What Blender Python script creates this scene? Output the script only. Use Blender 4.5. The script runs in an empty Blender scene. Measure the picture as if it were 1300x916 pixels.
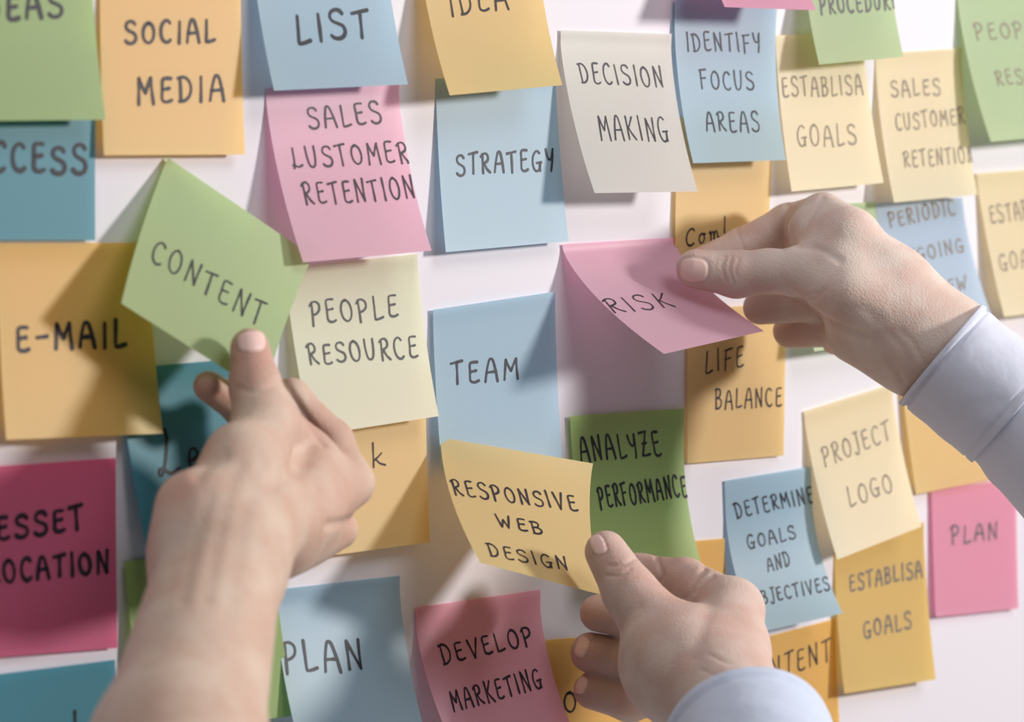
import bpy, math, random
import numpy as np
from mathutils import Vector

# ------------------------------------------------------------------ camera
IMG_W, IMG_H, F_PX = 1300, 916, 3600.0
YAW, PITCH, DIST = math.radians(44), math.radians(6), 1.31
ZC = 1.40                                   # height of the wall point in the middle of the picture
FWD = np.array([math.sin(YAW) * math.cos(PITCH), math.cos(YAW) * math.cos(PITCH), -math.sin(PITCH)])
RIGHT = np.array([math.cos(YAW), -math.sin(YAW), 0.0])
UP = np.cross(RIGHT, FWD)
CAM = np.array([0.0, 0.0, ZC]) - FWD * DIST

scene = bpy.context.scene
col = scene.collection
cam_data = bpy.data.cameras.new('camera')
cam_data.sensor_width = 36.0
cam_data.lens = F_PX / IMG_W * 36.0
cam_data.clip_start = 0.02
cam_data.dof.use_dof = True
cam_data.dof.focus_distance = 1.30
cam_data.dof.aperture_fstop = 8.5
cam = bpy.data.objects.new('camera', cam_data)
cam.location = CAM
cam.rotation_euler = Vector(FWD).to_track_quat('-Z', 'Y').to_euler()
col.objects.link(cam)
scene.camera = cam

# ------------------------------------------------------------------ exposure, world, lamps
scene.view_settings.view_transform = 'Standard'
scene.view_settings.look = 'None'
scene.view_settings.gamma = 1.0
scene.view_settings.use_curve_mapping = False
scene.view_settings.exposure = -0.05
scene.cycles.use_denoising = True

world = bpy.data.worlds.new('world')
scene.world = world
world.use_nodes = True
bg = world.node_tree.nodes['Background']
bg.inputs[0].default_value = (0.66, 0.70, 0.73, 1)
bg.inputs[1].default_value = 0.24


def area(name, loc, target, size, power, colour):
    l = bpy.data.lights.new(name, 'AREA')
    l.shape = 'DISK'
    l.size = size
    l.energy = power
    l.color = colour
    o = bpy.data.objects.new(name, l)
    o.location = loc
    o.rotation_euler = (Vector(target) - Vector(loc)).to_track_quat('-Z', 'Y').to_euler()
    col.objects.link(o)
    return o


KEY = np.array([0.75, -1.0, 0.31])           # where the light comes from, seen from the wall
KEY /= np.linalg.norm(KEY)
area('key_lamp', tuple(np.array([0.05, 0, ZC]) + KEY * 2.0), (0.05, 0, ZC), 0.27, 41.0, (1.0, 0.955, 0.92))
area('top_fill', (0.25, -1.6, ZC + 1.7), (0.05, -0.05, ZC), 1.3, 23.0, (0.97, 0.98, 1.0))  # added soft fill from above to lift the shadows, no real window


# ------------------------------------------------------------------ helpers
def at(x, y, d=0.0):
    """the point d metres in front of the wall seen at picture position x, y"""
    v = RIGHT * ((x - IMG_W / 2) / F_PX) - UP * ((y - IMG_H / 2) / F_PX) + FWD
    return CAM + v * ((-d - CAM[1]) / v[1])


def depth(P):
    return float((np.asarray(P) - CAM) @ FWD)


def project(P):
    v = P - CAM
    z = v @ FWD
    return np.stack([IMG_W / 2 + F_PX * (v @ RIGHT) / z, IMG_H / 2 - F_PX * (v @ UP) / z], -1)


def srgb(r, g, b):
    def f(c):
        c /= 255.0
        return c / 12.92 if c <= 0.04045 else ((c + 0.055) / 1.055) ** 2.4
    return (f(r), f(g), f(b), 1.0)


def new_mat(name):
    m = bpy.data.materials.new(name)
    m.use_nodes = True
    m.node_tree.nodes.clear()
    return m, m.node_tree.nodes, m.node_tree.links


def paper_mat(name, rgb, thru=0.56):
    m, N, L = new_mat(name)
    out = N.new('ShaderNodeOutputMaterial')
    pb = N.new('ShaderNodeBsdfPrincipled')
    tl = N.new('ShaderNodeBsdfTranslucent')
    mix = N.new('ShaderNodeMixShader')
    tc = N.new('ShaderNodeTexCoord')
    nz = N.new('ShaderNodeTexNoise')
    nz.inputs['Scale'].default_value = 900
    nz.inputs['Detail'].default_value = 3
    bmp = N.new('ShaderNodeBump')
    bmp.inputs['Strength'].default_value = 0.06
    bmp.inputs['Distance'].default_value = 0.0005
    c = srgb(*rgb)
    pb.inputs['Base Color'].default_value = c
    pb.inputs['Roughness'].default_value = 0.46
    pb.inputs['Specular IOR Level'].default_value = 0.9
    tl.inputs['Color'].default_value = (c[0] ** 2.0, c[1] ** 2.0, c[2] ** 2.0, 1)
    mix.inputs[0].default_value = thru
    L.new(tc.outputs['Object'], nz.inputs['Vector'])
    L.new(nz.outputs['Fac'], bmp.inputs['Height'])
    L.new(bmp.outputs['Normal'], pb.inputs['Normal'])
    L.new(pb.outputs[0], mix.inputs[1])
    L.new(tl.outputs[0], mix.inputs[2])
    L.new(mix.outputs[0], out.inputs[0])
    return m


def plain_mat(name, rgb, rough=0.6, spec=0.3):
    m, N, L = new_mat(name)
    out = N.new('ShaderNodeOutputMaterial')
    pb = N.new('ShaderNodeBsdfPrincipled')
    pb.inputs['Base Color'].default_value = srgb(*rgb)
    pb.inputs['Roughness'].default_value = rough
    pb.inputs['Specular IOR Level'].default_value = spec
    L.new(pb.outputs[0], out.inputs[0])
    return m


def wall_mat():
    m, N, L = new_mat('white_wall_paint')
    out = N.new('ShaderNodeOutputMaterial')
    pb = N.new('ShaderNodeBsdfPrincipled')
    tc = N.new('ShaderNodeTexCoord')
    nz = N.new('ShaderNodeTexNoise')
    nz.inputs['Scale'].default_value = 140
    nz.inputs['Detail'].default_value = 4
    bmp = N.new('ShaderNodeBump')
    bmp.inputs['Strength'].default_value = 0.05
    bmp.inputs['Distance'].default_value = 0.001
    pb.inputs['Base Color'].default_value = srgb(212, 207, 214)
    pb.inputs['Roughness'].default_value = 0.55
    L.new(tc.outputs['Object'], nz.inputs['Vector'])
    L.new(nz.outputs['Fac'], bmp.inputs['Height'])
    L.new(bmp.outputs['Normal'], pb.inputs['Normal'])
    L.new(pb.outputs[0], out.inputs[0])
    return m


def skin_mat(name, base, flush):
    m, N, L = new_mat(name)
    out = N.new('ShaderNodeOutputMaterial')
    pb = N.new('ShaderNodeBsdfPrincipled')
    tc = N.new('ShaderNodeTexCoord')
    big = N.new('ShaderNodeTexNoise')
    big.inputs['Scale'].default_value = 60
    big.inputs['Detail'].default_value = 4
    fine = N.new('ShaderNodeTexVoronoi')
    fine.inputs['Scale'].default_value = 900
    wrk = N.new('ShaderNodeTexNoise')
    wrk.inputs['Scale'].default_value = 260
    wrk.inputs['Detail'].default_value = 5
    add = N.new('ShaderNodeMath')
    add.operation = 'ADD'
    bmp = N.new('ShaderNodeBump')
    bmp.inputs['Strength'].default_value = 0.26
    bmp.inputs['Distance'].default_value = 0.0006
    a_fl = N.new('ShaderNodeAttribute')
    a_fl.attribute_name = 'flush'
    a_na = N.new('ShaderNodeAttribute')
    a_na.attribute_name = 'nail'
    m1 = N.new('ShaderNodeMix')
    m1.data_type = 'RGBA'
    m2 = N.new('ShaderNodeMix')
    m2.data_type = 'RGBA'
    m3 = N.new('ShaderNodeMix')
    m3.data_type = 'RGBA'
    b = srgb(*base)
    m1.inputs[6].default_value = (b[0] * 0.90, b[1] * 0.79, b[2] * 0.76, 1)
    m1.inputs[7].default_value = b
    con = N.new('ShaderNodeMapRange')
    con.inputs[1].default_value = 0.35
    con.inputs[2].default_value = 0.62
    L.new(big.outputs['Fac'], con.inputs[0])
    L.new(con.outputs[0], m1.inputs[0])
    m2.inputs[7].default_value = srgb(*flush)
    L.new(a_fl.outputs['Fac'], m2.inputs[0])
    L.new(m1.outputs[2], m2.inputs[6])
    m3.inputs[7].default_value = srgb(236, 200, 190)
    L.new(a_na.outputs['Fac'], m3.inputs[0])
    L.new(m2.outputs[2], m3.inputs[6])
    L.new(m3.outputs[2], pb.inputs['Base Color'])
    rg = N.new('ShaderNodeMapRange')
    rg.inputs[3].default_value = 0.52
    rg.inputs[4].default_value = 0.22
    L.new(a_na.outputs['Fac'], rg.inputs[0])
    L.new(rg.outputs[0], pb.inputs['Roughness'])
    pb.inputs['Specular IOR Level'].default_value = 0.38
    pb.inputs['Subsurface Weight'].default_value = 0.14
    pb.inputs['Subsurface Radius'].default_value = (1.0, 0.4, 0.22)
    pb.inputs['Subsurface Scale'].default_value = 0.004
    for n in (big, fine, wrk):
        L.new(tc.outputs['Object'], n.inputs['Vector'])
    L.new(fine.outputs['Distance'], add.inputs[0])
    L.new(wrk.outputs['Fac'], add.inputs[1])
    inv = N.new('ShaderNodeMapRange')
    inv.inputs[3].default_value = 0.26
    inv.inputs[4].default_value = 0.02
    L.new(a_na.outputs['Fac'], inv.inputs[0])
    L.new(inv.outputs[0], bmp.inputs['Strength'])
    L.new(add.outputs[0], bmp.inputs['Height'])
    L.new(bmp.outputs['Normal'], pb.inputs['Normal'])
    L.new(pb.outputs[0], out.inputs[0])
    return m


def cloth_mat(name, rgb):
    m, N, L = new_mat(name)
    out = N.new('ShaderNodeOutputMaterial')
    pb = N.new('ShaderNodeBsdfPrincipled')
    tc = N.new('ShaderNodeTexCoord')
    wv = N.new('ShaderNodeTexNoise')
    wv.inputs['Scale'].default_value = 1500
    bmp = N.new('ShaderNodeBump')
    bmp.inputs['Strength'].default_value = 0.12
    bmp.inputs['Distance'].default_value = 0.0004
    pb.inputs['Base Color'].default_value = srgb(*rgb)
    pb.inputs['Roughness'].default_value = 0.85
    pb.inputs['Specular IOR Level'].default_value = 0.15
    pb.inputs['Sheen Weight'].default_value = 0.15
    L.new(tc.outputs['Object'], wv.inputs['Vector'])
    fold = N.new('ShaderNodeTexNoise')
    fold.inputs['Scale'].default_value = 48
    fold.inputs['Detail'].default_value = 3
    b2 = N.new('ShaderNodeBump')
    b2.inputs['Strength'].default_value = 0.35
    b2.inputs['Distance'].default_value = 0.004
    L.new(tc.outputs['Object'], fold.inputs['Vector'])
    L.new(fold.outputs['Fac'], b2.inputs['Height'])
    L.new(wv.outputs['Fac'], bmp.inputs['Height'])
    L.new(b2.outputs['Normal'], bmp.inputs['Normal'])
    L.new(bmp.outputs['Normal'], pb.inputs['Normal'])
    L.new(pb.outputs[0], out.inputs[0])
    return m


def mesh_object(name, verts, faces, mat, parent=None, smooth=True):
    me = bpy.data.meshes.new(name)
    me.from_pydata([tuple(v) for v in verts], [], faces)
    me.materials.append(mat)
    if smooth:
        me.polygons.foreach_set('use_smooth', [True] * len(me.polygons))
    me.update()
    o = bpy.data.objects.new(name, me)
    col.objects.link(o)
    if parent is not None:
        o.parent = parent
        o.matrix_parent_inverse = parent.matrix_world.inverted()
    return o


# ------------------------------------------------------------------ the wall
WALL = wall_mat()
x0, x1, z0, z1, th = -1.4, 2.0, 0.0, 2.6, 0.12
wv = [(x, y, z) for y in (0.0, th) for z in (z0, z1) for x in (x0, x1)]
wf = [(0, 1, 3, 2), (4, 6, 7, 5), (0, 4, 5, 1), (2, 3, 7, 6), (0, 2, 6, 4), (1, 5, 7, 3)]
wall = mesh_object('wall_back', wv, wf, WALL, smooth=False)
wall['kind'] = 'structure'
wall['label'] = 'plain white wall the sticky notes are stuck on'

fv = [(x, y, z) for z in (-.1, 0.0) for y in (-3.2, 0.12) for x in (x0, x1)]
floor = mesh_object('floor', fv, wf, plain_mat('grey_floor', (150, 146, 142), .6), smooth=False)
floor['kind'] = 'structure'
floor['label'] = 'plain grey floor below the wall'

# ------------------------------------------------------------------ handwriting: one pen stroke per list
def arc(cx, cy, rx, ry, a0, a1, n=12):
    return [(cx + rx * math.cos(math.radians(a0 + (a1 - a0) * i / n)), cy + ry * math.sin(math.radians(a0 + (a1 - a0) * i / n))) for i in range(n + 1)]


S_ = [(.58, .86), (.50, .96), (.34, 1.0), (.16, .94), (.08, .78), (.16, .62), (.36, .52), (.54, .42), (.60, .24), (.52, .08), (.34, 0), (.14, .03), (.03, .12)]
GLYPH = {
    'A': (.72, [[(.02, 0), (.12, .5), (.26, .92), (.36, 1.0), (.48, .9), (.60, .45), (.68, -.02)], [(.10, .40), (.62, .42)]]),
    'B': (.62, [[(.08, 1.0), (.07, .5), (.08, 0)], [(.0, .97), (.28, 1.0), (.46, .90), (.44, .68), (.28, .55), (.10, .52)], [(.12, .53), (.40, .50), (.56, .34), (.50, .12), (.30, .0), (.04, .0)]]),
    'C': (.62, [[(.56, .86), (.46, .97), (.30, .98), (.12, .82), (.04, .52), (.08, .22), (.22, .04), (.40, .0), (.56, .10)]]),
    'D': (.68, [[(.10, .98), (.11, .5), (.12, .02)], [(.0, .96), (.26, 1.0), (.50, .86), (.62, .55), (.54, .22), (.32, .03), (.06, .0)]]),
    'E': (.58, [[(.52, .97), (.28, .98), (.12, .90), (.10, .5), (.08, .14), (.18, .02), (.36, .0), (.54, .06)], [(.10, .52), (.44, .56)]]),
    'F': (.56, [[(.10, .96), (.09, .5), (.08, -.02)], [(.02, .95), (.30, .98), (.54, 1.0)], [(.10, .52), (.44, .55)]]),
    'G': (.68, [[(.56, .88), (.42, .98), (.24, .94), (.08, .72), (.04, .42), (.12, .14), (.30, .0), (.50, .08), (.58, .34)], [(.34, .40), (.66, .42)], [(.58, .40), (.57, .02)]]),
    'I': (.24, [[(.12, 1.0), (.12, .5), (.11, 0)]]),
    'J': (.44, [[(.12, 1.0), (.46, 1.0)], [(.32, 1.0), (.33, .3), (.26, -.06), (.12, -.12), (.0, .0)]]),
    'K': (.64, [[(.08, 1.0), (.09, 0)], [(.54, .98), (.30, .66), (.10, .48)], [(.16, .52), (.36, .26), (.62, .0)]]),
    'L': (.54, [[(.10, 1.0), (.08, .5), (.06, .08), (.10, .0), (.30, .02), (.52, .08)]]),
    'M': (.80, [[(.04, 0), (.08, .5), (.12, .98)], [(.12, .98), (.26, .66), (.40, .42)], [(.40, .42), (.54, .72), (.68, .98)], [(.68, .98), (.71, .5), (.76, .0)]]),
    'N': (.68, [[(.06, 0), (.08, .5), (.10, .98)], [(.10, .98), (.32, .52), (.56, .04)], [(.56, .02), (.58, .5), (.62, 1.02)]]),
    'O': (.70, [[(.36, .98), (.16, .88), (.04, .56), (.10, .18), (.32, .0), (.54, .12), (.64, .46), (.56, .82), (.36, .98), (.28, .96)]]),
    'P': (.60, [[(.12, .98), (.11, .5), (.08, -.04)], [(.0, .84), (.14, .98), (.36, 1.0), (.54, .86), (.52, .62), (.34, .48), (.14, .42)]]),
    'R': (.64, [[(.12, .96), (.11, .5), (.10, 0)], [(.0, .86), (.16, .98), (.38, 1.0), (.52, .84), (.46, .62), (.14, .48)], [(.22, .48), (.40, .20), (.62, .02)]]),
    'S': (.64, [S_]),
    'T': (.62, [[(.0, .94), (.30, .98), (.62, 1.02)], [(.32, .98), (.31, .5), (.29, 0)]]),
    'U': (.66, [[(.06, 1.0), (.05, .5), (.12, .10), (.28, .0), (.46, .12), (.56, .5), (.60, 1.0)]]),
    'V': (.64, [[(.02, 1.0), (.16, .5), (.30, .0)], [(.30, .0), (.46, .5), (.62, 1.02)]]),
    'W': (.86, [[(.02, 1.0), (.10, .5), (.18, .04)], [(.18, .04), (.30, .36), (.40, .62)], [(.40, .62), (.50, .3), (.58, .04)], [(.58, .04), (.70, .5), (.82, 1.0)]]),
    'Y': (.60, [[(.04, 1.0), (.12, .68), (.26, .52), (.44, .60), (.54, 1.0)], [(.54, 1.0), (.50, .5), (.40, .0)]]),
    'Z': (.62, [[(.04, .96), (.54, 1.0)], [(.54, 1.0), (.30, .5), (.04, .02)], [(.04, .02), (.30, .0), (.62, .04)], [(.16, .5), (.46, .52)]]),
    '-': (.56, [[(.06, .46), (.28, .48), (.50, .50)]]),
    ' ': (.40, []),
    'o': (.44, [[(.22, .56), (.08, .46), (.04, .24), (.14, .02), (.30, .04), (.40, .26), (.34, .50), (.22, .56), (.46, .50)]]),
    'm': (.66, [[(.02, .50), (.10, .56), (.12, .06)], [(.12, .30), (.24, .54), (.34, .44), (.34, .10)], [(.34, .30), (.46, .54), (.56, .46), (.60, .20), (.68, .16)]]),
    'l': (.24, [[(.14, 1.25), (.12, .8), (.10, .3)]]),
    'e': (.44, [[(.04, .28), (.22, .32), (.34, .42), (.28, .54), (.14, .52), (.05, .32), (.08, .10), (.22, .0), (.42, .12)]]),
    'k': (.60, [[(.10, 1.1), (.09, .5), (.08, 0)], [(.46, .58), (.30, .44), (.11, .30)], [(.18, .36), (.36, .14), (.60, .02)]]),
    '<': (.62, [[(.18, .98), (.14, .5), (.08, .08), (.02, -.04)], [(.0, .12), (.16, .06), (.34, .02), (.56, .10)]]),      # the C that reads as an L
    '{': (.62, [[(.34, 1.04), (.36, .8), (.26, .4), (.10, .02), (.0, .02), (.02, .14), (.16, .12), (.36, .02), (.62, .12)]]),  # looped L
}


def smooth_line(pts, n=5):
    if len(pts) < 3:
        return [tuple(np.array(pts[0]) * (1 - k / n) + np.array(pts[-1]) * k / n) for k in range(n + 1)]
    P = [np.array(p, float) for p in pts]
    P = [2 * P[0] - P[1]] + P + [2 * P[-1] - P[-2]]
    out = []
    for i in range(1, len(P) - 2):
        for k in range(n):
            t = k / n
            out.append(.5 * (2 * P[i] + (P[i + 1] - P[i - 1]) * t + (2 * P[i - 1] - 5 * P[i] + 4 * P[i + 1] - P[i + 2]) * t * t + (3 * P[i] - P[i - 1] - 3 * P[i + 1] + P[i + 2]) * t ** 3))
    out.append(P[-2])
    return [tuple(p) for p in out]


# ------------------------------------------------------------------ sticky notes
PAPER = {
    'orange': paper_mat('orange_paper', (247, 213, 126)),
    'yellow': paper_mat('yellow_paper', (246, 222, 162)),
    'gold': paper_mat('golden_paper', (238, 212, 134)),
    'cream': paper_mat('cream_paper', (232, 232, 206)),
    'soft_green': paper_mat('soft_green_paper', (200, 219, 162)),
    'ivory': paper_mat('ivory_paper', (233, 231, 224)),
    'hazed_yellow': paper_mat('hazed_yellow_paper', (246, 235, 204)),  # yellow paper of the right side, haze put into its colour
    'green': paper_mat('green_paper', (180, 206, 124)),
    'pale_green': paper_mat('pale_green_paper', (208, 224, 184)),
    'blue': paper_mat('blue_paper', (190, 216, 229)),
    'teal': paper_mat('teal_blue_paper', (92, 174, 192)),
    'pale_blue': paper_mat('pale_blue_paper', (204, 220, 234)),
    'pink': paper_mat('pink_paper', (246, 204, 221)),
    'mid_pink': paper_mat('warm_pink_paper', (246, 186, 208)),
    'light_pink': paper_mat('light_pink_paper', (248, 200, 216)),
    'light_green': paper_mat('light_green_paper', (198, 224, 150)),
    'rose': paper_mat('deep_pink_paper', (236, 124, 166)),
}
INK = {
    'marker': plain_mat('black_marker_ink', (30, 28, 38), .5),
    'pen': plain_mat('black_pen_ink', (44, 42, 50), .5),
    'hazed': plain_mat('hazed_ink', (132, 120, 106), .6),  # haze over the right side painted in as paler ink
    'half_hazed': plain_mat('half_hazed_ink', (100, 96, 100), .6),  # pen ink greyed in its colour for a lighter haze
}
GROUP = 'handwritten sticky notes on the wall'
LAYER = [0]


class Sheet:
    """a 76 mm square of paper: corners as picture positions with their distance from the wall; the glued top strip lies flat, the rest curls away"""

    def __init__(self, corners, top, bottom, t0, p, bow, twist):
        self.tl, self.tr, self.br, self.bl = [at(c[0], c[1], d) for c, d in zip(corners, (top[0], top[1], bottom[1], bottom[0]))]
        self.t0, self.p, self.bow, self.twist = t0, p, bow, twist

    def P(self, s, t):
        s = np.asarray(s, float)
        t = np.asarray(t, float)
        S, T = s[..., None], t[..., None]
        top = self.tl * (1 - S) + self.tr * S
        bot = self.bl * (1 - S) + self.br * S
        base = top * (1 - T) + bot * T
        u = np.clip((t - self.t0) / (1 - self.t0), 0, None)
        g = (1 - .25) * u ** self.p + .25 * u ** (self.p + 1.2)
        y = top[..., 1] + (bot[..., 1] - top[..., 1]) * g
        y = y - self.bow * np.sin(np.pi * np.clip(s, 0, 1)) * np.clip(t, 0, 1) - self.twist * np.sin(np.pi * np.clip(t, 0, 1)) * s
        base = base.copy()
        base[..., 1] = y
        return base

    def normal(self, s, t):
        e = 1e-3
        n = np.cross(self.P(s + e, t) - self.P(s - e, t), self.P(s, t - e) - self.P(s, t + e))
        n /= np.linalg.norm(n, axis=-1, keepdims=True)
        return n

    def inverse(self, xy):
        """picture positions -> sheet coordinates"""
        g = np.linspace(-.05, 1.05, 23)
        gs, gt = np.meshgrid(g, g)
        gp = project(self.P(gs, gt)).reshape(-1, 2)
        k = np.argmin(((xy[:, None] - gp[None]) ** 2).sum(-1), 1)
        st = np.stack([gs.ravel()[k], gt.ravel()[k]], -1)
        e = 1e-4
        for _ in range(12):
            p = project(self.P(st[:, 0], st[:, 1]))
            js = (project(self.P(st[:, 0] + e, st[:, 1])) - p) / e
            jt = (project(self.P(st[:, 0], st[:, 1] + e)) - p) / e
            r = xy - p
            det = js[:, 0] * jt[:, 1] - js[:, 1] * jt[:, 0]
            det = np.where(abs(det) < 1, 1, det)
            ds = (r[:, 0] * jt[:, 1] - r[:, 1] * jt[:, 0]) / det
            dt = (js[:, 0] * r[:, 1] - js[:, 1] * r[:, 0]) / det
            st += np.clip(np.stack([ds, dt], -1), -.1, .1)
        return st


def lettering(sheet, lines, corners, width_px, ink, parent, rng):
    verts, faces = [], []
    lean = np.array(corners[0], float) - np.array(corners[3], float)
    lean /= np.linalg.norm(lean)
    for text, ax, ay, bx_, by_, cap in lines:
        a, b = np.array([ax, ay], float), np.array([bx_, by_], float)
        gap = .30
        total = sum(GLYPH[c][0] + gap for c in text) - gap
        run = (b - a) / total
        x = 0.0
        for c in text:
            w, strokes = GLYPH[c]
            jy, js = rng.uniform(-.05, .05), rng.uniform(.94, 1.06)
            rot = rng.uniform(-.05, .05)
            for st in strokes:
                pts = np.array(smooth_line(st)) * 1.0
                px = a + (x + pts[:, :1] + rot * pts[:, 1:]) * run + (pts[:, 1:] * js + jy) * cap * (lean if abs(lean[1]) > .3 else np.array([0, -1.0]))
                q = sheet.inverse(px)
                if (q < .004).any() or (q > .996).any():
                    q = np.clip(q, .006, .994)
                P = sheet.P(q[:, 0], q[:, 1])
                n = sheet.normal(q[:, 0], q[:, 1])
                P = P + n * 0.00022
                sc = depth(P[0]) / F_PX
                hw = width_px * sc * .5
                T = np.gradient(P, axis=0)
                T /= np.linalg.norm(T, axis=1, keepdims=True) + 1e-9
                B = np.cross(n, T)
                B /= np.linalg.norm(B, axis=1, keepdims=True) + 1e-9
                m = len(P)
                ww = hw * (1 + .16 * np.sin(np.linspace(rng.uniform(0, 6), rng.uniform(6, 10), m)))[:, None]
                i0 = len(verts)
                verts += list(P + B * ww) + list(P - B * ww)
                faces += [(i0 + k, i0 + m + k, i0 + m + k + 1, i0 + k + 1) for k in range(m - 1)]
                for e_, sg in ((0, -1), (m - 1, 1)):          # rounded pen ends
                    j0 = len(verts)
                    for q_ in range(7):
                        an = math.pi * q_ / 6
                        verts.append(P[e_] + B[e_] * ww[e_] * math.cos(an) + T[e_] * sg * ww[e_] * math.sin(an))
                    faces.append(tuple(range(j0, j0 + 7)) if sg < 0 else tuple(range(j0 + 6, j0 - 1, -1)))
            x += w + gap
    return mesh_object('lettering', verts, faces, INK[ink], parent, smooth=False)


def note(colour, label, corners, lift, lines=(), ink='pen', width=3.0, top=None, t0=.08, p=1.2, bow=0.0, twist=0.0):
    LAYER[0] += 1
    base = 0.0005 + 0.00022 * (LAYER[0] % 9)
    if top is None:
        top = (base, base)
    if not isinstance(lift, tuple):
        lift = (lift, lift)
    sh = Sheet(corners, top, lift, t0, p, bow, twist)
    n = 26
    g = np.linspace(0, 1, n)
    gs, gt = np.meshgrid(g, g)
    V = sh.P(gs, gt).reshape(-1, 3)
    F = [(r * n + c, (r + 1) * n + c, (r + 1) * n + c + 1, r * n + c + 1) for r in range(n - 1) for c in range(n - 1)]
    org = V[n // 2]
    me = bpy.data.meshes.new('sticky_note')
    me.from_pydata([tuple(v - org) for v in V], [], F)
    me.materials.append(PAPER[colour])
    me.polygons.foreach_set('use_smooth', [True] * len(me.polygons))
    o = bpy.data.objects.new('sticky_note', me)
    o.location = org
    col.objects.link(o)
    bpy.context.view_layer.update()
    o['label'] = label
    o['category'] = 'sticky note'
    o['group'] = GROUP
    if lines:
        lettering(sh, lines, corners, width, ink, o, random.Random(LAYER[0] * 7 + 3))
    return sh


mm = 0.001
# left edge of the picture
note('teal', 'teal blue note reading SUCCESS under the green IDEAS note', [(-86, 62), (122, 58), (121, 305), (-86, 305)], 3 * mm, [('SUCCESS', -64, 214, 110, 220, 35)], 'marker', 6)
note('green', 'green note reading IDEAS in the top left corner', [(-98, -100), (113, -103), (134, 152), (-82, 154)], 12 * mm, [('IDEAS', -34, 28, 80, 21, 30)], 'marker', 6)
note('orange', 'orange note reading SOCIAL MEDIA at the top', [(127, -45), (306, -45), (311, 196), (132, 197)], 6 * mm, [('SOCIAL', 159, 56, 273, 52, 27), ('MEDIA', 175, 132, 285, 128, 32)], 'marker', 4.6)
note('orange', 'orange note reading E-MAIL at the left edge', [(-3, 308), (188, 308), (207, 550), (8, 558)], 10 * mm, [('E-MAIL', 21, 444, 160, 440, 32)], 'marker', 6)
note('teal', 'teal blue note with a half hidden word starting Le', [(150, 468), (338, 452), (372, 690), (190, 715)], 11 * mm, [('{e', 203, 604, 259, 598, 56)], 'marker', 4.6, bow=-4 * mm)
note('rose', 'deep pink note reading ESSET ALLOCATION in the shade', [(-95, 598), (147, 581), (149, 822), (-80, 840)], 3 * mm, [('ESSET', -3, 684, 106, 671, 28), ('ALLOCATION', -54, 745, 138, 725, 27)], 'marker', 5.6)
note('teal', 'teal blue note in the bottom left corner under the pink note', [(-80, 865), (146, 837), (156, 1060), (-70, 1090)], 5 * mm, [('I', 92, 945, 100, 944, 42)], 'marker', 5)
note('green', 'green note mostly hidden behind the bare forearm', [(158, 712), (345, 694), (375, 908), (185, 930)], 10 * mm)
# top row
note('blue', 'blue note reading STRATEGY', [(554, 100), (706, 95), (722, 306), (566, 320)], 8 * mm, [('STRATEGY', 580, 222, 703, 216, 26)], 'pen', 3.4)
note('pink', 'pink note reading SALES LUSTOMER RETENTION', [(338, 112), (507, 105), (548, 318), (385, 333)], 24 * mm, [('SALES', 393, 163, 486, 157, 27), ('<USTOMER', 373, 212, 521, 206, 26), ('RETENTION', 388, 260, 528, 252, 28)], 'pen', 3.0)
note('blue', 'blue note reading LIST at the top edge', [(318, -100), (486, -105), (518, 107), (348, 115)], 17 * mm, [('LIST', 378, 55, 470, 47, 35)], 'marker', 5)
note('yellow', 'yellow note reading IDEA at the top edge', [(530, -95), (682, -100), (714, 108), (571, 121)], 24 * mm, [('IDEA', 572, 20, 646, 10, 28)], 'pen', 3.4)
note('ivory', 'pale lime note reading DECISION MAKING', [(712, 38), (853, 43), (886, 243), (755, 245)], 25 * mm, [('DECISION', 738, 105, 843, 110, 26), ('MAKING', 763, 177, 850, 180, 31)], 'pen', 2.5)
note('yellow', 'yellow note with a half hidden word starting Com', [(860, 150), (982, 143), (975, 338), (857, 345)], 3 * mm, [('Coml', 870, 313, 922, 302, 22)], 'pen', 2.5)
note('blue', 'blue note reading IDENTIFY FOCUS AREAS', [(857, -2), (988, -5), (998, 203), (880, 207)], 16 * mm, [('IDENTIFY', 872, 64, 966, 67, 23), ('FOCUS', 890, 112, 958, 115, 23), ('AREAS', 897, 165, 965, 168, 25)], 'pen', 2.5, t0=0.12, p=1.5)
note('mid_pink', 'pink note cut off by the top edge above IDENTIFY', [(878, -180), (990, -176), (1036, 13), (920, 9)], 34 * mm)
note('hazed_yellow', 'yellow note reading ESTABLISA GOALS below the green PROCEDURE note', [(985, 45), (1095, 40), (1122, 232), (1005, 243)], 12 * mm, [('ESTABLISA', 994, 123, 1096, 120, 24), ('GOALS', 1013, 187, 1088, 183, 26)], 'hazed', 2.6)
note('pale_green', 'green note reading PROCEDURE at the top edge', [(1018, -110), (1128, -113), (1147, 72), (1040, 82)], 20 * mm, [('PROCEDURE', 1042, 18, 1141, 11, 21)], 'half_hazed', 3.2)
note('hazed_yellow', 'yellow note reading SALES CUSTOMER RETENTION', [(1112, 68), (1222, 61), (1241, 247), (1135, 257)], 14 * mm, [('SALES', 1132, 123, 1194, 120, 20), ('CUSTOMER', 1138, 165, 1225, 157, 20), ('RETENTION', 1148, 212, 1237, 206, 20)], 'hazed', 2.6)
note('pale_green', 'pale green note reading PEOPLE RESOURCE in the top right corner', [(1215, -20), (1325, -25), (1365, 170), (1258, 180)], 22 * mm, [('PEOPLE', 1240, 51, 1330, 45, 20), ('RESOURCE', 1266, 108, 1364, 104, 19)], 'hazed', 2.6)
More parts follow.
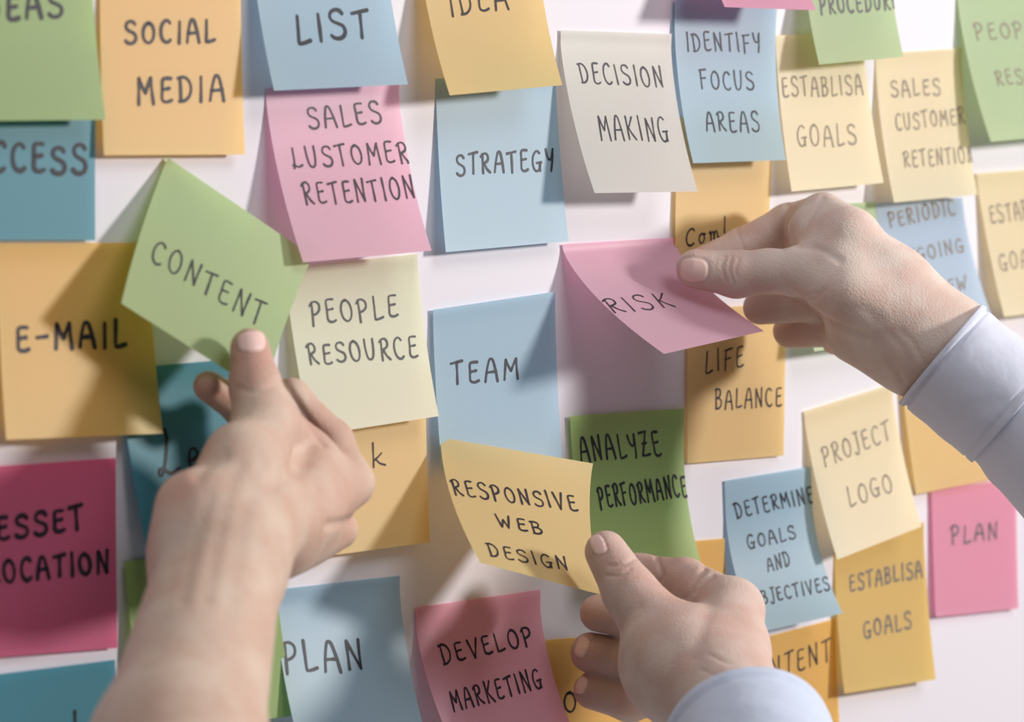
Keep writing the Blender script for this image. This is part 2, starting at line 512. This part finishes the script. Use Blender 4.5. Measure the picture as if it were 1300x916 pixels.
# right side
note('pale_green', 'pale green note behind the wrist of the upper hand', [(1000, 262), (1112, 256), (1147, 430), (1034, 446)], 18 * mm)
note('pale_blue', 'pale blue note reading PERIODIC ONGOING REVIEW', [(1112, 258), (1222, 250), (1258, 398), (1142, 432)], 12 * mm, [('PERIODIC', 1130, 288, 1213, 272, 19), ('ONGOING', 1138, 337, 1224, 319, 17), ('REVIEW', 1160, 383, 1228, 366, 16)], 'hazed', 2.6, t0=0.12, p=1.5)
note('hazed_yellow', 'yellow note reading ESTABLISA GOALS at the right edge above the cuff', [(1240, 220), (1345, 212), (1375, 390), (1275, 402)], 12 * mm, [('ESTABLISA', 1258, 282, 1345, 274, 22), ('GOALS', 1270, 343, 1332, 337, 22)], 'hazed', 2.6)
note('yellow', 'yellow note reading LIFE BALANCE', [(873, 393), (999, 384), (995, 578), (873, 588)], 3 * mm, [('LIFE', 895, 475, 944, 463, 27), ('BALANCE', 908, 519, 992, 515, 24)], 'pen', 2.5)
note('yellow', 'blank yellow note under the cuff of the upper hand', [(1140, 440), (1255, 428), (1272, 606), (1163, 627)], 6 * mm)
note('mid_pink', 'pink note reading PLAN at the right edge', [(1183, 622), (1290, 607), (1293, 772), (1188, 783)], 4 * mm, [('PLAN', 1208, 690, 1266, 683, 21)], 'half_hazed', 3.2)
note('orange', 'orange note reading CONTENT at the bottom', [(945, 815), (1060, 785), (1070, 985), (955, 1010)], 4 * mm, [('CONTENT', 946, 871, 1055, 838, 27)], 'pen', 2.5)
note('gold', 'golden note reading ESTABLISA GOALS below PROJECT LOGO', [(1060, 700), (1173, 662), (1188, 862), (1072, 880)], 9 * mm, [('ESTABLISA', 1079, 750, 1171, 731, 20), ('GOALS', 1097, 810, 1157, 796, 21)], 'half_hazed', 2.8)
note('orange', 'orange note tucked under the blue DETERMINE note', [(812, 692), (920, 683), (926, 850), (820, 866)], 2 * mm)
note('blue', 'blue note reading DETERMINE GOALS AND OBJECTIVES', [(920, 610), (1030, 592), (1070, 778), (962, 803)], 20 * mm, [('DETERMINE', 935, 657, 1034, 637, 20), ('GOALS', 950, 696, 1011, 683, 17), ('AND', 975, 725, 1004, 717, 17), ('OBJECTIVES', 957, 769, 1054, 748, 17)], 'pen', 2.5, t0=0.2, p=1.8)
note('hazed_yellow', 'yellow note reading PROJECT LOGO', [(1021, 522), (1133, 487), (1170, 668), (1063, 710)], 17 * mm, [('PROJECT', 1047, 592, 1131, 557, 24), ('LOGO', 1079, 643, 1134, 623, 24)], 'hazed', 2.6)
# middle and bottom
note('yellow', 'orange yellow note with only the letter k showing', [(378, 482), (541, 468), (546, 688), (395, 708)], 7 * mm, [('k', 472, 593, 489, 590, 27)], 'pen', 2.5)
note('cream', 'cream note reading PEOPLE RESOURCE', [(362, 340), (530, 322), (557, 528), (395, 553)], 13 * mm, [('PEOPLE', 396, 412, 506, 402, 28), ('RESOURCE', 393, 462, 531, 453, 26)], 'pen', 3.0)
note('blue', 'blue note reading TEAM', [(550, 393), (705, 370), (714, 585), (561, 597)], 8 * mm, [('TEAM', 574, 488, 658, 479, 27)], 'pen', 3.6)
note('light_green', 'green note reading ANALYZE PERFORMANCE', [(724, 528), (869, 518), (890, 715), (762, 735)], 18 * mm, [('ANALYZE', 738, 587, 840, 576, 30), ('PERFORMANCE', 762, 645, 873, 629, 27)], 'pen', 3.4, t0=0.12, p=1.7)
note('blue', 'blue note reading PLAN at the bottom', [(350, 748), (508, 730), (545, 950), (385, 965)], 24 * mm, [('PLAN', 362, 852, 462, 850, 38)], 'marker', 4.4)
note('orange', 'orange note with a letter O behind the lower fingers', [(693, 812), (838, 800), (850, 1000), (700, 1010)], 4 * mm, [('O', 716, 903, 732, 902, 25)], 'marker', 3.6)
note('light_pink', 'pink note reading DEVELOP MARKETING', [(527, 771), (686, 748), (737, 950), (585, 968)], 27 * mm, [('DEVELOP', 562, 842, 678, 818, 24), ('MARKETING', 576, 903, 689, 872, 26)], 'pen', 3.2, t0=0.12, p=1.4)
# the three notes the hands hold
risk = note('pink', 'pink note reading RISK lifted by the upper hand', [(714, 310), (858, 301), (970, 420), (843, 449)], (60 * mm, 63 * mm), [('RISK', 778, 397, 858, 390, 24)], 'pen', 2.5, t0=.05, p=1.3)
content = note('soft_green', 'green note reading CONTENT tilted and held by the left hand', [(213, 200), (397, 325), (335, 500), (154, 385)], (27 * mm, 41 * mm), [('CONTENT', 190, 331, 330, 414, 29)], 'pen', 3.0, top=(1.5 * mm, 17 * mm), t0=0, p=1.05)
resp = note('yellow', 'yellow note reading RESPONSIVE WEB DESIGN held by the lower hand', [(560, 555), (753, 588), (765, 755), (610, 714)], (58 * mm, 69 * mm), [('RESPONSIVE', 577, 628, 734, 648, 21), ('WEB', 634, 669, 690, 678, 16), ('DESIGN', 622, 706, 722, 724, 17)], 'pen', 3.0, top=(5 * mm, 28 * mm), t0=0, p=1.15)


# ------------------------------------------------------------------ hands: one continuous surface per arm, grown from a distance field
def J(x, y, d, r):
    """a joint: picture position, distance from the wall in mm, radius in picture pixels"""
    P = at(x, y, d * mm)
    return (P, r * depth(P) / F_PX)


def cone_sdf(X, a, b):
    pa, ra = a
    pb, rb = b
    ba = pb - pa
    l2 = float(ba @ ba)
    rr = ra - rb
    a2 = max(l2 - rr * rr, 1e-10)
    il2 = 1.0 / max(l2, 1e-12)
    p = X - pa.astype(np.float32)
    y = p @ ba.astype(np.float32)
    z = y - l2
    q = p * np.float32(l2) - y[..., None] * ba.astype(np.float32)
    x2 = (q * q).sum(-1)
    y2 = y * y * l2
    z2 = z * z * l2
    k = np.sign(rr) * rr * rr * x2
    d = (np.sqrt(x2 * a2 * il2) + y * rr) * il2 - ra
    c1 = np.sign(z) * a2 * z2 > k
    c2 = np.sign(y) * a2 * y2 < k
    d = np.where(c1, np.sqrt(x2 + z2) * il2 - rb, np.where(c2, np.sqrt(x2 + y2) * il2 - ra, d))
    return d.astype(np.float32)


def smin(a, b, k):
    h = np.maximum(k - np.abs(a - b), 0) / k
    return np.minimum(a, b) - h * h * k * .25


def surface_nets(D, org, h):
    nx, ny, nz = D.shape
    S = D < 0
    c = [S[i:nx - 1 + i, j:ny - 1 + j, k:nz - 1 + k] for i in (0, 1) for j in (0, 1) for k in (0, 1)]
    cnt = sum(x.astype(np.int8) for x in c)
    act = (cnt > 0) & (cnt < 8)
    ids = -np.ones(act.shape, np.int64)
    cells = np.argwhere(act)
    ids[act] = np.arange(len(cells))
    acc = np.zeros((len(cells), 3))
    num = np.zeros(len(cells))
    offs = [(i, j, k) for i in (0, 1) for j in (0, 1) for k in (0, 1)]
    val = {o: D[cells[:, 0] + o[0], cells[:, 1] + o[1], cells[:, 2] + o[2]] for o in offs}
    for o in offs:
        for ax in range(3):
            if o[ax] == 0:
                q = list(o)
                q[ax] = 1
                a, b = val[o], val[tuple(q)]
                m = (a < 0) != (b < 0)
                t = np.where(m, a / np.where(m, a - b, 1), 0)
                p = np.tile(np.array(o, float), (len(cells), 1))
                p[:, ax] += t
                acc += p * m[:, None]
                num += m
    V = org + (cells + acc / num[:, None]) * h
    faces = []
    for ax in range(3):
        b, c_ = [(1, 2), (2, 0), (0, 1)][ax]
        sl0 = [slice(None)] * 3
        sl1 = [slice(None)] * 3
        sl0[ax] = slice(0, -1)
        sl1[ax] = slice(1, None)
        A, B = S[tuple(sl0)], S[tuple(sl1)]
        for flip, M in ((False, A & ~B), (True, ~A & B)):
            e = np.argwhere(M)
            ok = (e[:, b] > 0) & (e[:, c_] > 0) & (e[:, b] < D.shape[b] - 1) & (e[:, c_] < D.shape[c_] - 1)
            e = e[ok]
            q = []
            for db, dc in ((0, 0), (-1, 0), (-1, -1), (0, -1)):
                f = e.copy()
                f[:, b] += db
                f[:, c_] += dc
                q.append(ids[f[:, 0], f[:, 1], f[:, 2]])
            q = np.stack(q, -1)
            faces.append(q[:, ::-1] if flip else q)
    return V, np.concatenate(faces)


def grow(palm, digits, h, kp=.012, kd=.0035, kj=.005):
    """palm: list of joint chains blended broadly; digits: chains blended tightly, so fingers stay apart"""
    allj = [j for ch in palm + digits for j in ch]
    lo = np.min([j[0] - j[1] for j in allj], 0) - .006
    hi = np.max([j[0] + j[1] for j in allj], 0) + .006
    n = np.ceil((hi - lo) / h).astype(int) + 1

    def field(chains, k):
        D = np.full(n, .05, np.float32)
        for ch in chains:
            for a, b in zip(ch[:-1], ch[1:]):
                m = .016
                l = np.minimum(a[0] - a[1], b[0] - b[1]) - m
                u = np.maximum(a[0] + a[1], b[0] + b[1]) + m
                i0 = np.clip(np.floor((l - lo) / h).astype(int), 0, n - 1)
                i1 = np.clip(np.ceil((u - lo) / h).astype(int) + 1, 1, n)
                g = np.stack(np.meshgrid(*[lo[q] + np.arange(i0[q], i1[q]) * h for q in range(3)], indexing='ij'), -1).astype(np.float32)
                sl = tuple(slice(i0[q], i1[q]) for q in range(3))
                D[sl] = smin(D[sl], cone_sdf(g, a, b), k)
        return D
    D = field(palm, kp)
    E = None
    for ch in digits:
        d = field([ch], kd)
        E = d if E is None else smin(E, d, .0012)
    if E is not None:
        D = smin(D, E, kj)
    return surface_nets(D, lo, h)


def body(label, palm, digits, h, mat, creases=(), nails=(), flush=(), **kw):
    V, F = grow(palm, digits, h, **kw)
    for _ in range(2):                                     # relax
        acc = np.zeros_like(V)
        num = np.zeros(len(V))
        for a, b in ((0, 1), (1, 2), (2, 3), (3, 0)):
            np.add.at(acc, F[:, a], V[F[:, b]])
            np.add.at(acc, F[:, b], V[F[:, a]])
            np.add.at(num, F[:, a], 1)
            np.add.at(num, F[:, b], 1)
        V = V * .5 + acc / num[:, None] * .5
    fn = np.cross(V[F[:, 2]] - V[F[:, 0]], V[F[:, 3]] - V[F[:, 1]])
    vn = np.zeros_like(V)
    for a in range(4):
        np.add.at(vn, F[:, a], fn)
    vn /= np.linalg.norm(vn, axis=1, keepdims=True) + 1e-12
    px = project(V)
    front = ((CAM - V) * vn).sum(1) > 0
    fl = np.zeros(len(V))
    na = np.zeros(len(V))
    disp = np.zeros(len(V))
    dd = -V[:, 1] / mm
    for pts, w, dep, dr in creases:                        # skin folds
        pts = np.array(smooth_line(pts, 6))
        dist = np.full(len(V), 1e9)
        for a, b in zip(pts[:-1], pts[1:]):
            ab = b - a
            t = np.clip(((px - a) @ ab) / max(ab @ ab, 1e-9), 0, 1)
            dist = np.minimum(dist, np.linalg.norm(px - (a + t[:, None] * ab), axis=1))
        m = front & (dd > dr[0]) & (dd < dr[1])
        disp -= np.where(m, dep * mm * np.exp(-(dist / w) ** 2), 0)
    for cx, cy, ang, hl, hw, dr in nails:                  # fingernails
        ca, sa = math.cos(math.radians(ang)), math.sin(math.radians(ang))
        q = px - np.array([cx, cy])
        u = (q[:, 0] * ca + q[:, 1] * sa) / hl
        v = (-q[:, 0] * sa + q[:, 1] * ca) / hw
        rad = (np.abs(u) ** 3 + np.abs(v) ** 3) ** (1 / 3)
        m = front & (dd > dr[0]) & (dd < dr[1])
        k = np.clip((1.05 - rad) / .14, 0, 1) * m
        na = np.maximum(na, k)
        disp += .00035 * k - .0005 * np.exp(-((rad - 1.1) / .1) ** 2) * m
    for cx, cy, r, amt in flush:
        fl = np.maximum(fl, amt * np.exp(-((px - np.array([cx, cy])) ** 2).sum(1) / r ** 2))
    V = V + vn * disp[:, None]
    me = bpy.data.meshes.new('person')
    org = V[np.argmax(np.linalg.norm(V - V.mean(0), axis=1))]
    org = V.mean(0)
    me.from_pydata([tuple(v) for v in (V - org)], [], [tuple(f) for f in F.tolist()])
    me.materials.append(mat)
    me.polygons.foreach_set('use_smooth', [True] * len(me.polygons))
    for nm, arr in (('flush', fl), ('nail', na)):
        at_ = me.attributes.new(nm, 'FLOAT', 'POINT')
        at_.data.foreach_set('value', arr.astype(np.float32))
    me.update()
    o = bpy.data.objects.new('person', me)
    o.location = org
    col.objects.link(o)
    bpy.context.view_layer.update()
    o['label'] = label
    o['category'] = 'person'
    o['group'] = 'people sorting the notes'
    return o


SKIN_L = skin_mat('skin_of_the_left_arm', (204, 180, 162), (190, 136, 122))
SKIN_R = skin_mat('skin_of_the_upper_hand', (217, 198, 186), (203, 154, 142))
SKIN_B = skin_mat('skin_of_the_lower_hand', (207, 186, 174), (192, 142, 130))

# left person: bare forearm, thumb on the CONTENT note
body('person with a bare forearm pressing the green CONTENT note with the thumb',
     palm=[
         [J(150, 1380, 250, 135), J(225, 960, 165, 108), J(280, 715, 100, 78), J(304, 640, 84, 54)],
         [J(258, 636, 88, 36), J(284, 690, 98, 66)],
         [J(302, 580, 78, 42), J(300, 640, 86, 56)],
         [J(334, 545, 66, 40), J(305, 640, 84, 52)],
         [J(348, 524, 58, 26), J(392, 582, 58, 28), J(420, 612, 58, 26)],
         [J(447, 613, 58, 26), J(380, 640, 70, 46), J(310, 680, 90, 62)],
         [J(430, 672, 46, 25), J(350, 680, 70, 50)],
         [J(384, 698, 42, 23), J(340, 690, 66, 40)],
         [J(232, 640, 84, 30), J(262, 690, 96, 60)],
     ],
     digits=[
         [J(317, 441, 46, 25), J(324, 490, 54, 32), J(334, 545, 66, 37)],
         [J(265, 490, 28, 20), J(308, 520, 28, 22), J(370, 503, 34, 22), J(422, 560, 46, 26), J(447, 613, 58, 26)],
     ], h=.0011, mat=SKIN_L,
     creases=[([(357, 477), (385, 522), (414, 564)], 3.5, 1.6, (20, 90)), ([(300, 492), (324, 497), (348, 490)], 4, .5, (40, 80)), ([(252, 602), (268, 586), (284, 578)], 9, .9, (40, 110)), ([(304, 590), (284, 650), (262, 760)], 12, .6, (60, 160)), ([(332, 590), (308, 660), (290, 780)], 13, .5, (60, 160)), ([(266, 630), (248, 690), (232, 760)], 11, .5, (60, 160)), ([(398, 560), (380, 590), (350, 612)], 14, 2.0, (30, 110)), ([(462, 655), (440, 662), (405, 668)], 6, 1.2, (10, 90))],
     nails=[(319, 433, -8, 18, 13, (30, 70))],
     flush=[(318, 450, 45, .6), (262, 490, 40, .6), (230, 620, 35, .55), (440, 640, 50, .35), (410, 540, 40, .5)])

# upper person: hand in a shirt cuff lifting the RISK note
up = body('person in a pale grey shirt cuff lifting the pink RISK note',
          palm=[
              [J(1660, 850, 330, 100), J(1330, 560, 168, 56), J(1222, 464, 130, 60), J(1192, 438, 120, 62)],
              [J(1076, 303, 84, 36), J(1130, 370, 100, 52), J(1192, 438, 120, 62)],
              [J(1020, 346, 72, 30), J(1075, 372, 94, 36), J(1150, 425, 112, 52)],
              [J(1085, 425, 88, 36), J(1150, 445, 108, 48)],
              [J(1030, 292, 58, 30), J(1062, 330, 82, 34)],
          ],
          digits=[
              [J(883, 341, 32, 25), J(935, 348, 46, 29), J(975, 344, 58, 27), J(1024, 346, 74, 31)],
              [J(882, 336, 11, 19), J(940, 315, 14, 24), J(1002, 288, 26, 29), J(1045, 276, 56, 30), J(1080, 300, 84, 36)],
              [J(965, 390, 26, 22), J(1035, 383, 48, 25), J(1090, 350, 84, 28)],
              [J(1003, 420, 26, 22), J(1070, 415, 58, 25), J(1110, 390, 92, 28)],
              [J(1058, 436, 44, 14), J(1105, 440, 74, 20), J(1130, 425, 98, 28)],
          ], h=.0009, mat=SKIN_R,
          creases=[([(934, 284), (938, 300), (946, 318)], 3, .6, (0, 40)), ([(1000, 256), (992, 285), (994, 314)], 3.5, 1.4, (0, 75)), ([(1044, 252), (1026, 280), (1018, 302)], 5, .7, (0, 100)),
                   ([(921, 326), (917, 340), (922, 356)], 2.2, .5, (30, 70)), ([(929, 326), (926, 342), (931, 358)], 2.2, .5, (30, 70)), ([(938, 328), (934, 342), (936, 352)], 2.2, .4, (30, 70)),
                   ([(1004, 371), (1030, 394), (1062, 412), (1100, 426)], 3.5, 1.4, (30, 170)), ([(1008, 362), (1022, 374), (1036, 372)], 2.5, .6, (40, 130)), ([(1018, 384), (1034, 380), (1046, 368)], 2.5, .6, (40, 130)),
                   ([(1096, 436), (1116, 458), (1130, 482)], 5, .5, (30, 190)), ([(1112, 428), (1130, 452), (1146, 484)], 4, .5, (40, 190)), ([(1130, 424), (1148, 446), (1160, 474)], 5, .4, (40, 190)), ([(1144, 420), (1160, 436), (1174, 462)], 4, .35, (40, 190)),
                   ([(1064, 398), (1092, 392), (1112, 404)], 9, .5, (40, 160)), ([(1012, 312), (1040, 316), (1066, 330)], 5, .8, (30, 140))],
          nails=[(881, 343, 4, 17, 15, (20, 60))],
          flush=[(868, 345, 30, .5), (925, 345, 30, .4), (960, 400, 45, .5), (1010, 425, 45, .5), (880, 310, 30, .6), (940, 300, 45, .35)])

# lower person: hand in a shirt cuff holding the RESPONSIVE WEB DESIGN note
ARM = .9 * -FWD - .42 * UP + .12 * RIGHT            # the lower forearm comes towards the viewer
ARM /= np.linalg.norm(ARM)
C_RIM = at(948, 940, 190 * mm)


def along(s, r):
    P = C_RIM + ARM * s
    return (P, r)


low = body('person in a pale blue shirt cuff holding the yellow RESPONSIVE WEB DESIGN note',
           palm=[
               [along(.36, .042), along(.06, .027), along(0, .0235), J(916, 872, 156, 55)],
               [J(928, 775, 126, 42), J(920, 830, 142, 51), J(916, 872, 156, 55)],
               [J(846, 815, 118, 50), J(868, 848, 134, 60), J(916, 872, 156, 55)],
               [J(852, 842, 126, 62), J(900, 890, 152, 58)],
           ],
           digits=[
               [J(769, 700, 78, 27), J(800, 752, 95, 34), J(846, 812, 118, 48)],
               [J(774, 718, 50, 20), J(815, 728, 62, 24), J(870, 737, 88, 28), J(928, 774, 126, 38)],
               [J(760, 778, 28, 24), J(800, 784, 38, 26), J(862, 782, 88, 30)],
               [J(750, 828, 24, 26), J(800, 838, 36, 28), J(862, 830, 92, 30)],
               [J(752, 876, 24, 24), J(800, 890, 38, 25), J(862, 872, 98, 30)],
           ], h=.0009, mat=SKIN_B,
           creases=[([(834, 708), (840, 730), (832, 748)], 3.5, 1.0, (20, 101)), ([(894, 722), (880, 738), (872, 757)], 4, 1.2, (20, 145)), ([(905, 730), (890, 742), (882, 752)], 3, .8, (20, 145)), ([(774, 718), (792, 716), (806, 708)], 2.5, .6, (60, 120)), ([(770, 730), (786, 731), (800, 722)], 2.5, .5, (60, 120)),
                    ([(786, 800), (796, 780), (812, 770)], 5, .7, (70, 150)), ([(900, 830), (925, 842), (958, 846)], 3, .4, (90, 190)), ([(890, 850), (920, 860), (950, 862)], 3, .4, (90, 190)), ([(900, 770), (890, 800), (880, 830)], 12, .8, (70, 170))],
           nails=[(759, 691, 66, 13, 9, (60, 110)), (739, 820, 112, 14, 8, (5, 90)), (738, 869, 112, 12, 7, (5, 90))],
           flush=[(770, 695, 34, .5), (745, 780, 40, .5), (740, 830, 40, .55), (740, 880, 40, .55), (840, 725, 60, .45), (940, 790, 60, .25)])


# ------------------------------------------------------------------ shirt sleeves
def tube(name, rings, mat, parent, seg=72, wrinkle=0.0, seed=1, thick=.0012, face=None, hem=False, deep=1.0):
    """cloth tube through rings (point, radius); open ended, with an inner layer"""
    rng = random.Random(seed)
    C = [np.array(r[0]) for r in rings]
    R = [r[1] for r in rings]
    N = 40
    s = np.linspace(0, len(C) - 1, N)
    P = np.array([np.interp(s, range(len(C)), [c[k] for c in C]) for k in range(3)]).T
    rad = np.interp(s, range(len(R)), R)
    ax = P[-1] - P[0] if face is None else np.array(face, float)
    ax /= np.linalg.norm(ax)
    e1 = np.cross(ax, FWD if deep != 1.0 else [0, 0, 1.0])
    e1 /= np.linalg.norm(e1)
    e2 = np.cross(ax, e1) * deep
    ph = [(rng.uniform(0, 6.28), rng.randint(2, 6), rng.uniform(2, 9), rng.uniform(.4, 1)) for _ in range(7)]
    outer, inner = [], []
    for i in range(N):
        for j in range(seg):
            a = 2 * math.pi * j / seg
            w = sum(q[3] * math.sin(q[1] * a + q[2] * i / N * 3 + q[0]) for q in ph) / 4
            r = rad[i] * (1 + wrinkle * w * min(1, .35 + i / N * 1.6))
            if hem:                                    # sewn edge with a stitched groove
                r += .0007 * (i < 4) - .0009 * (i in (4, 5)) - .0006 * (i == N - 5)
            dirv = e1 * math.cos(a) + e2 * math.sin(a)
            outer.append(P[i] + dirv * r)
            inner.append(P[i] + dirv * (r - thick))
    M = N * seg
    F = []
    for i in range(N - 1):
        for j in range(seg):
            k = (j + 1) % seg
            a, b, c, d = i * seg + j, i * seg + k, (i + 1) * seg + k, (i + 1) * seg + j
            F.append((a, d, c, b))
            F.append((M + a, M + b, M + c, M + d))
    for j in range(seg):
        k = (j + 1) % seg
        F.append((j, k, M + k, M + j))
        e = (N - 1) * seg
        F.append((e + j, M + e + j, M + e + k, e + k))
    return mesh_object(name, outer + inner, F, mat, parent)


SHIRT_U = cloth_mat('pale_grey_shirt_cloth', (206, 208, 222))
SHIRT_L = cloth_mat('pale_blue_shirt_cloth', (196, 204, 222))
FACE_U = at(1300, 538, .16) - at(1191, 450, .121)
FACE_U = FACE_U - FWD * (FACE_U @ FWD) * .55
sl = tube('shirt_sleeve', [J(1270, 512, 150, 74), J(1294, 530, 159, 79), J(1330, 558, 174, 90), J(1420, 632, 212, 104), J(1690, 870, 345, 132)], SHIRT_U, up, wrinkle=.05, seed=4, face=FACE_U, deep=1.15)
tube('cuff', [J(1194, 449, 121, 80), J(1216, 468, 130, 80), J(1256, 500, 145, 81), J(1288, 524, 156, 82)], SHIRT_U, sl, wrinkle=.014, seed=9, thick=.0022, face=FACE_U, hem=True, deep=1.2)
sl = tube('shirt_sleeve', [along(.05, .034), along(.07, .0355), along(.18, .045), along(.40, .056)], SHIRT_L, low, wrinkle=.05, seed=6)
tube('cuff', [along(0, .0345), along(.02, .0355), along(.045, .0365), along(.065, .0375)], SHIRT_L, sl, wrinkle=.014, seed=3, thick=.0022, hem=True)
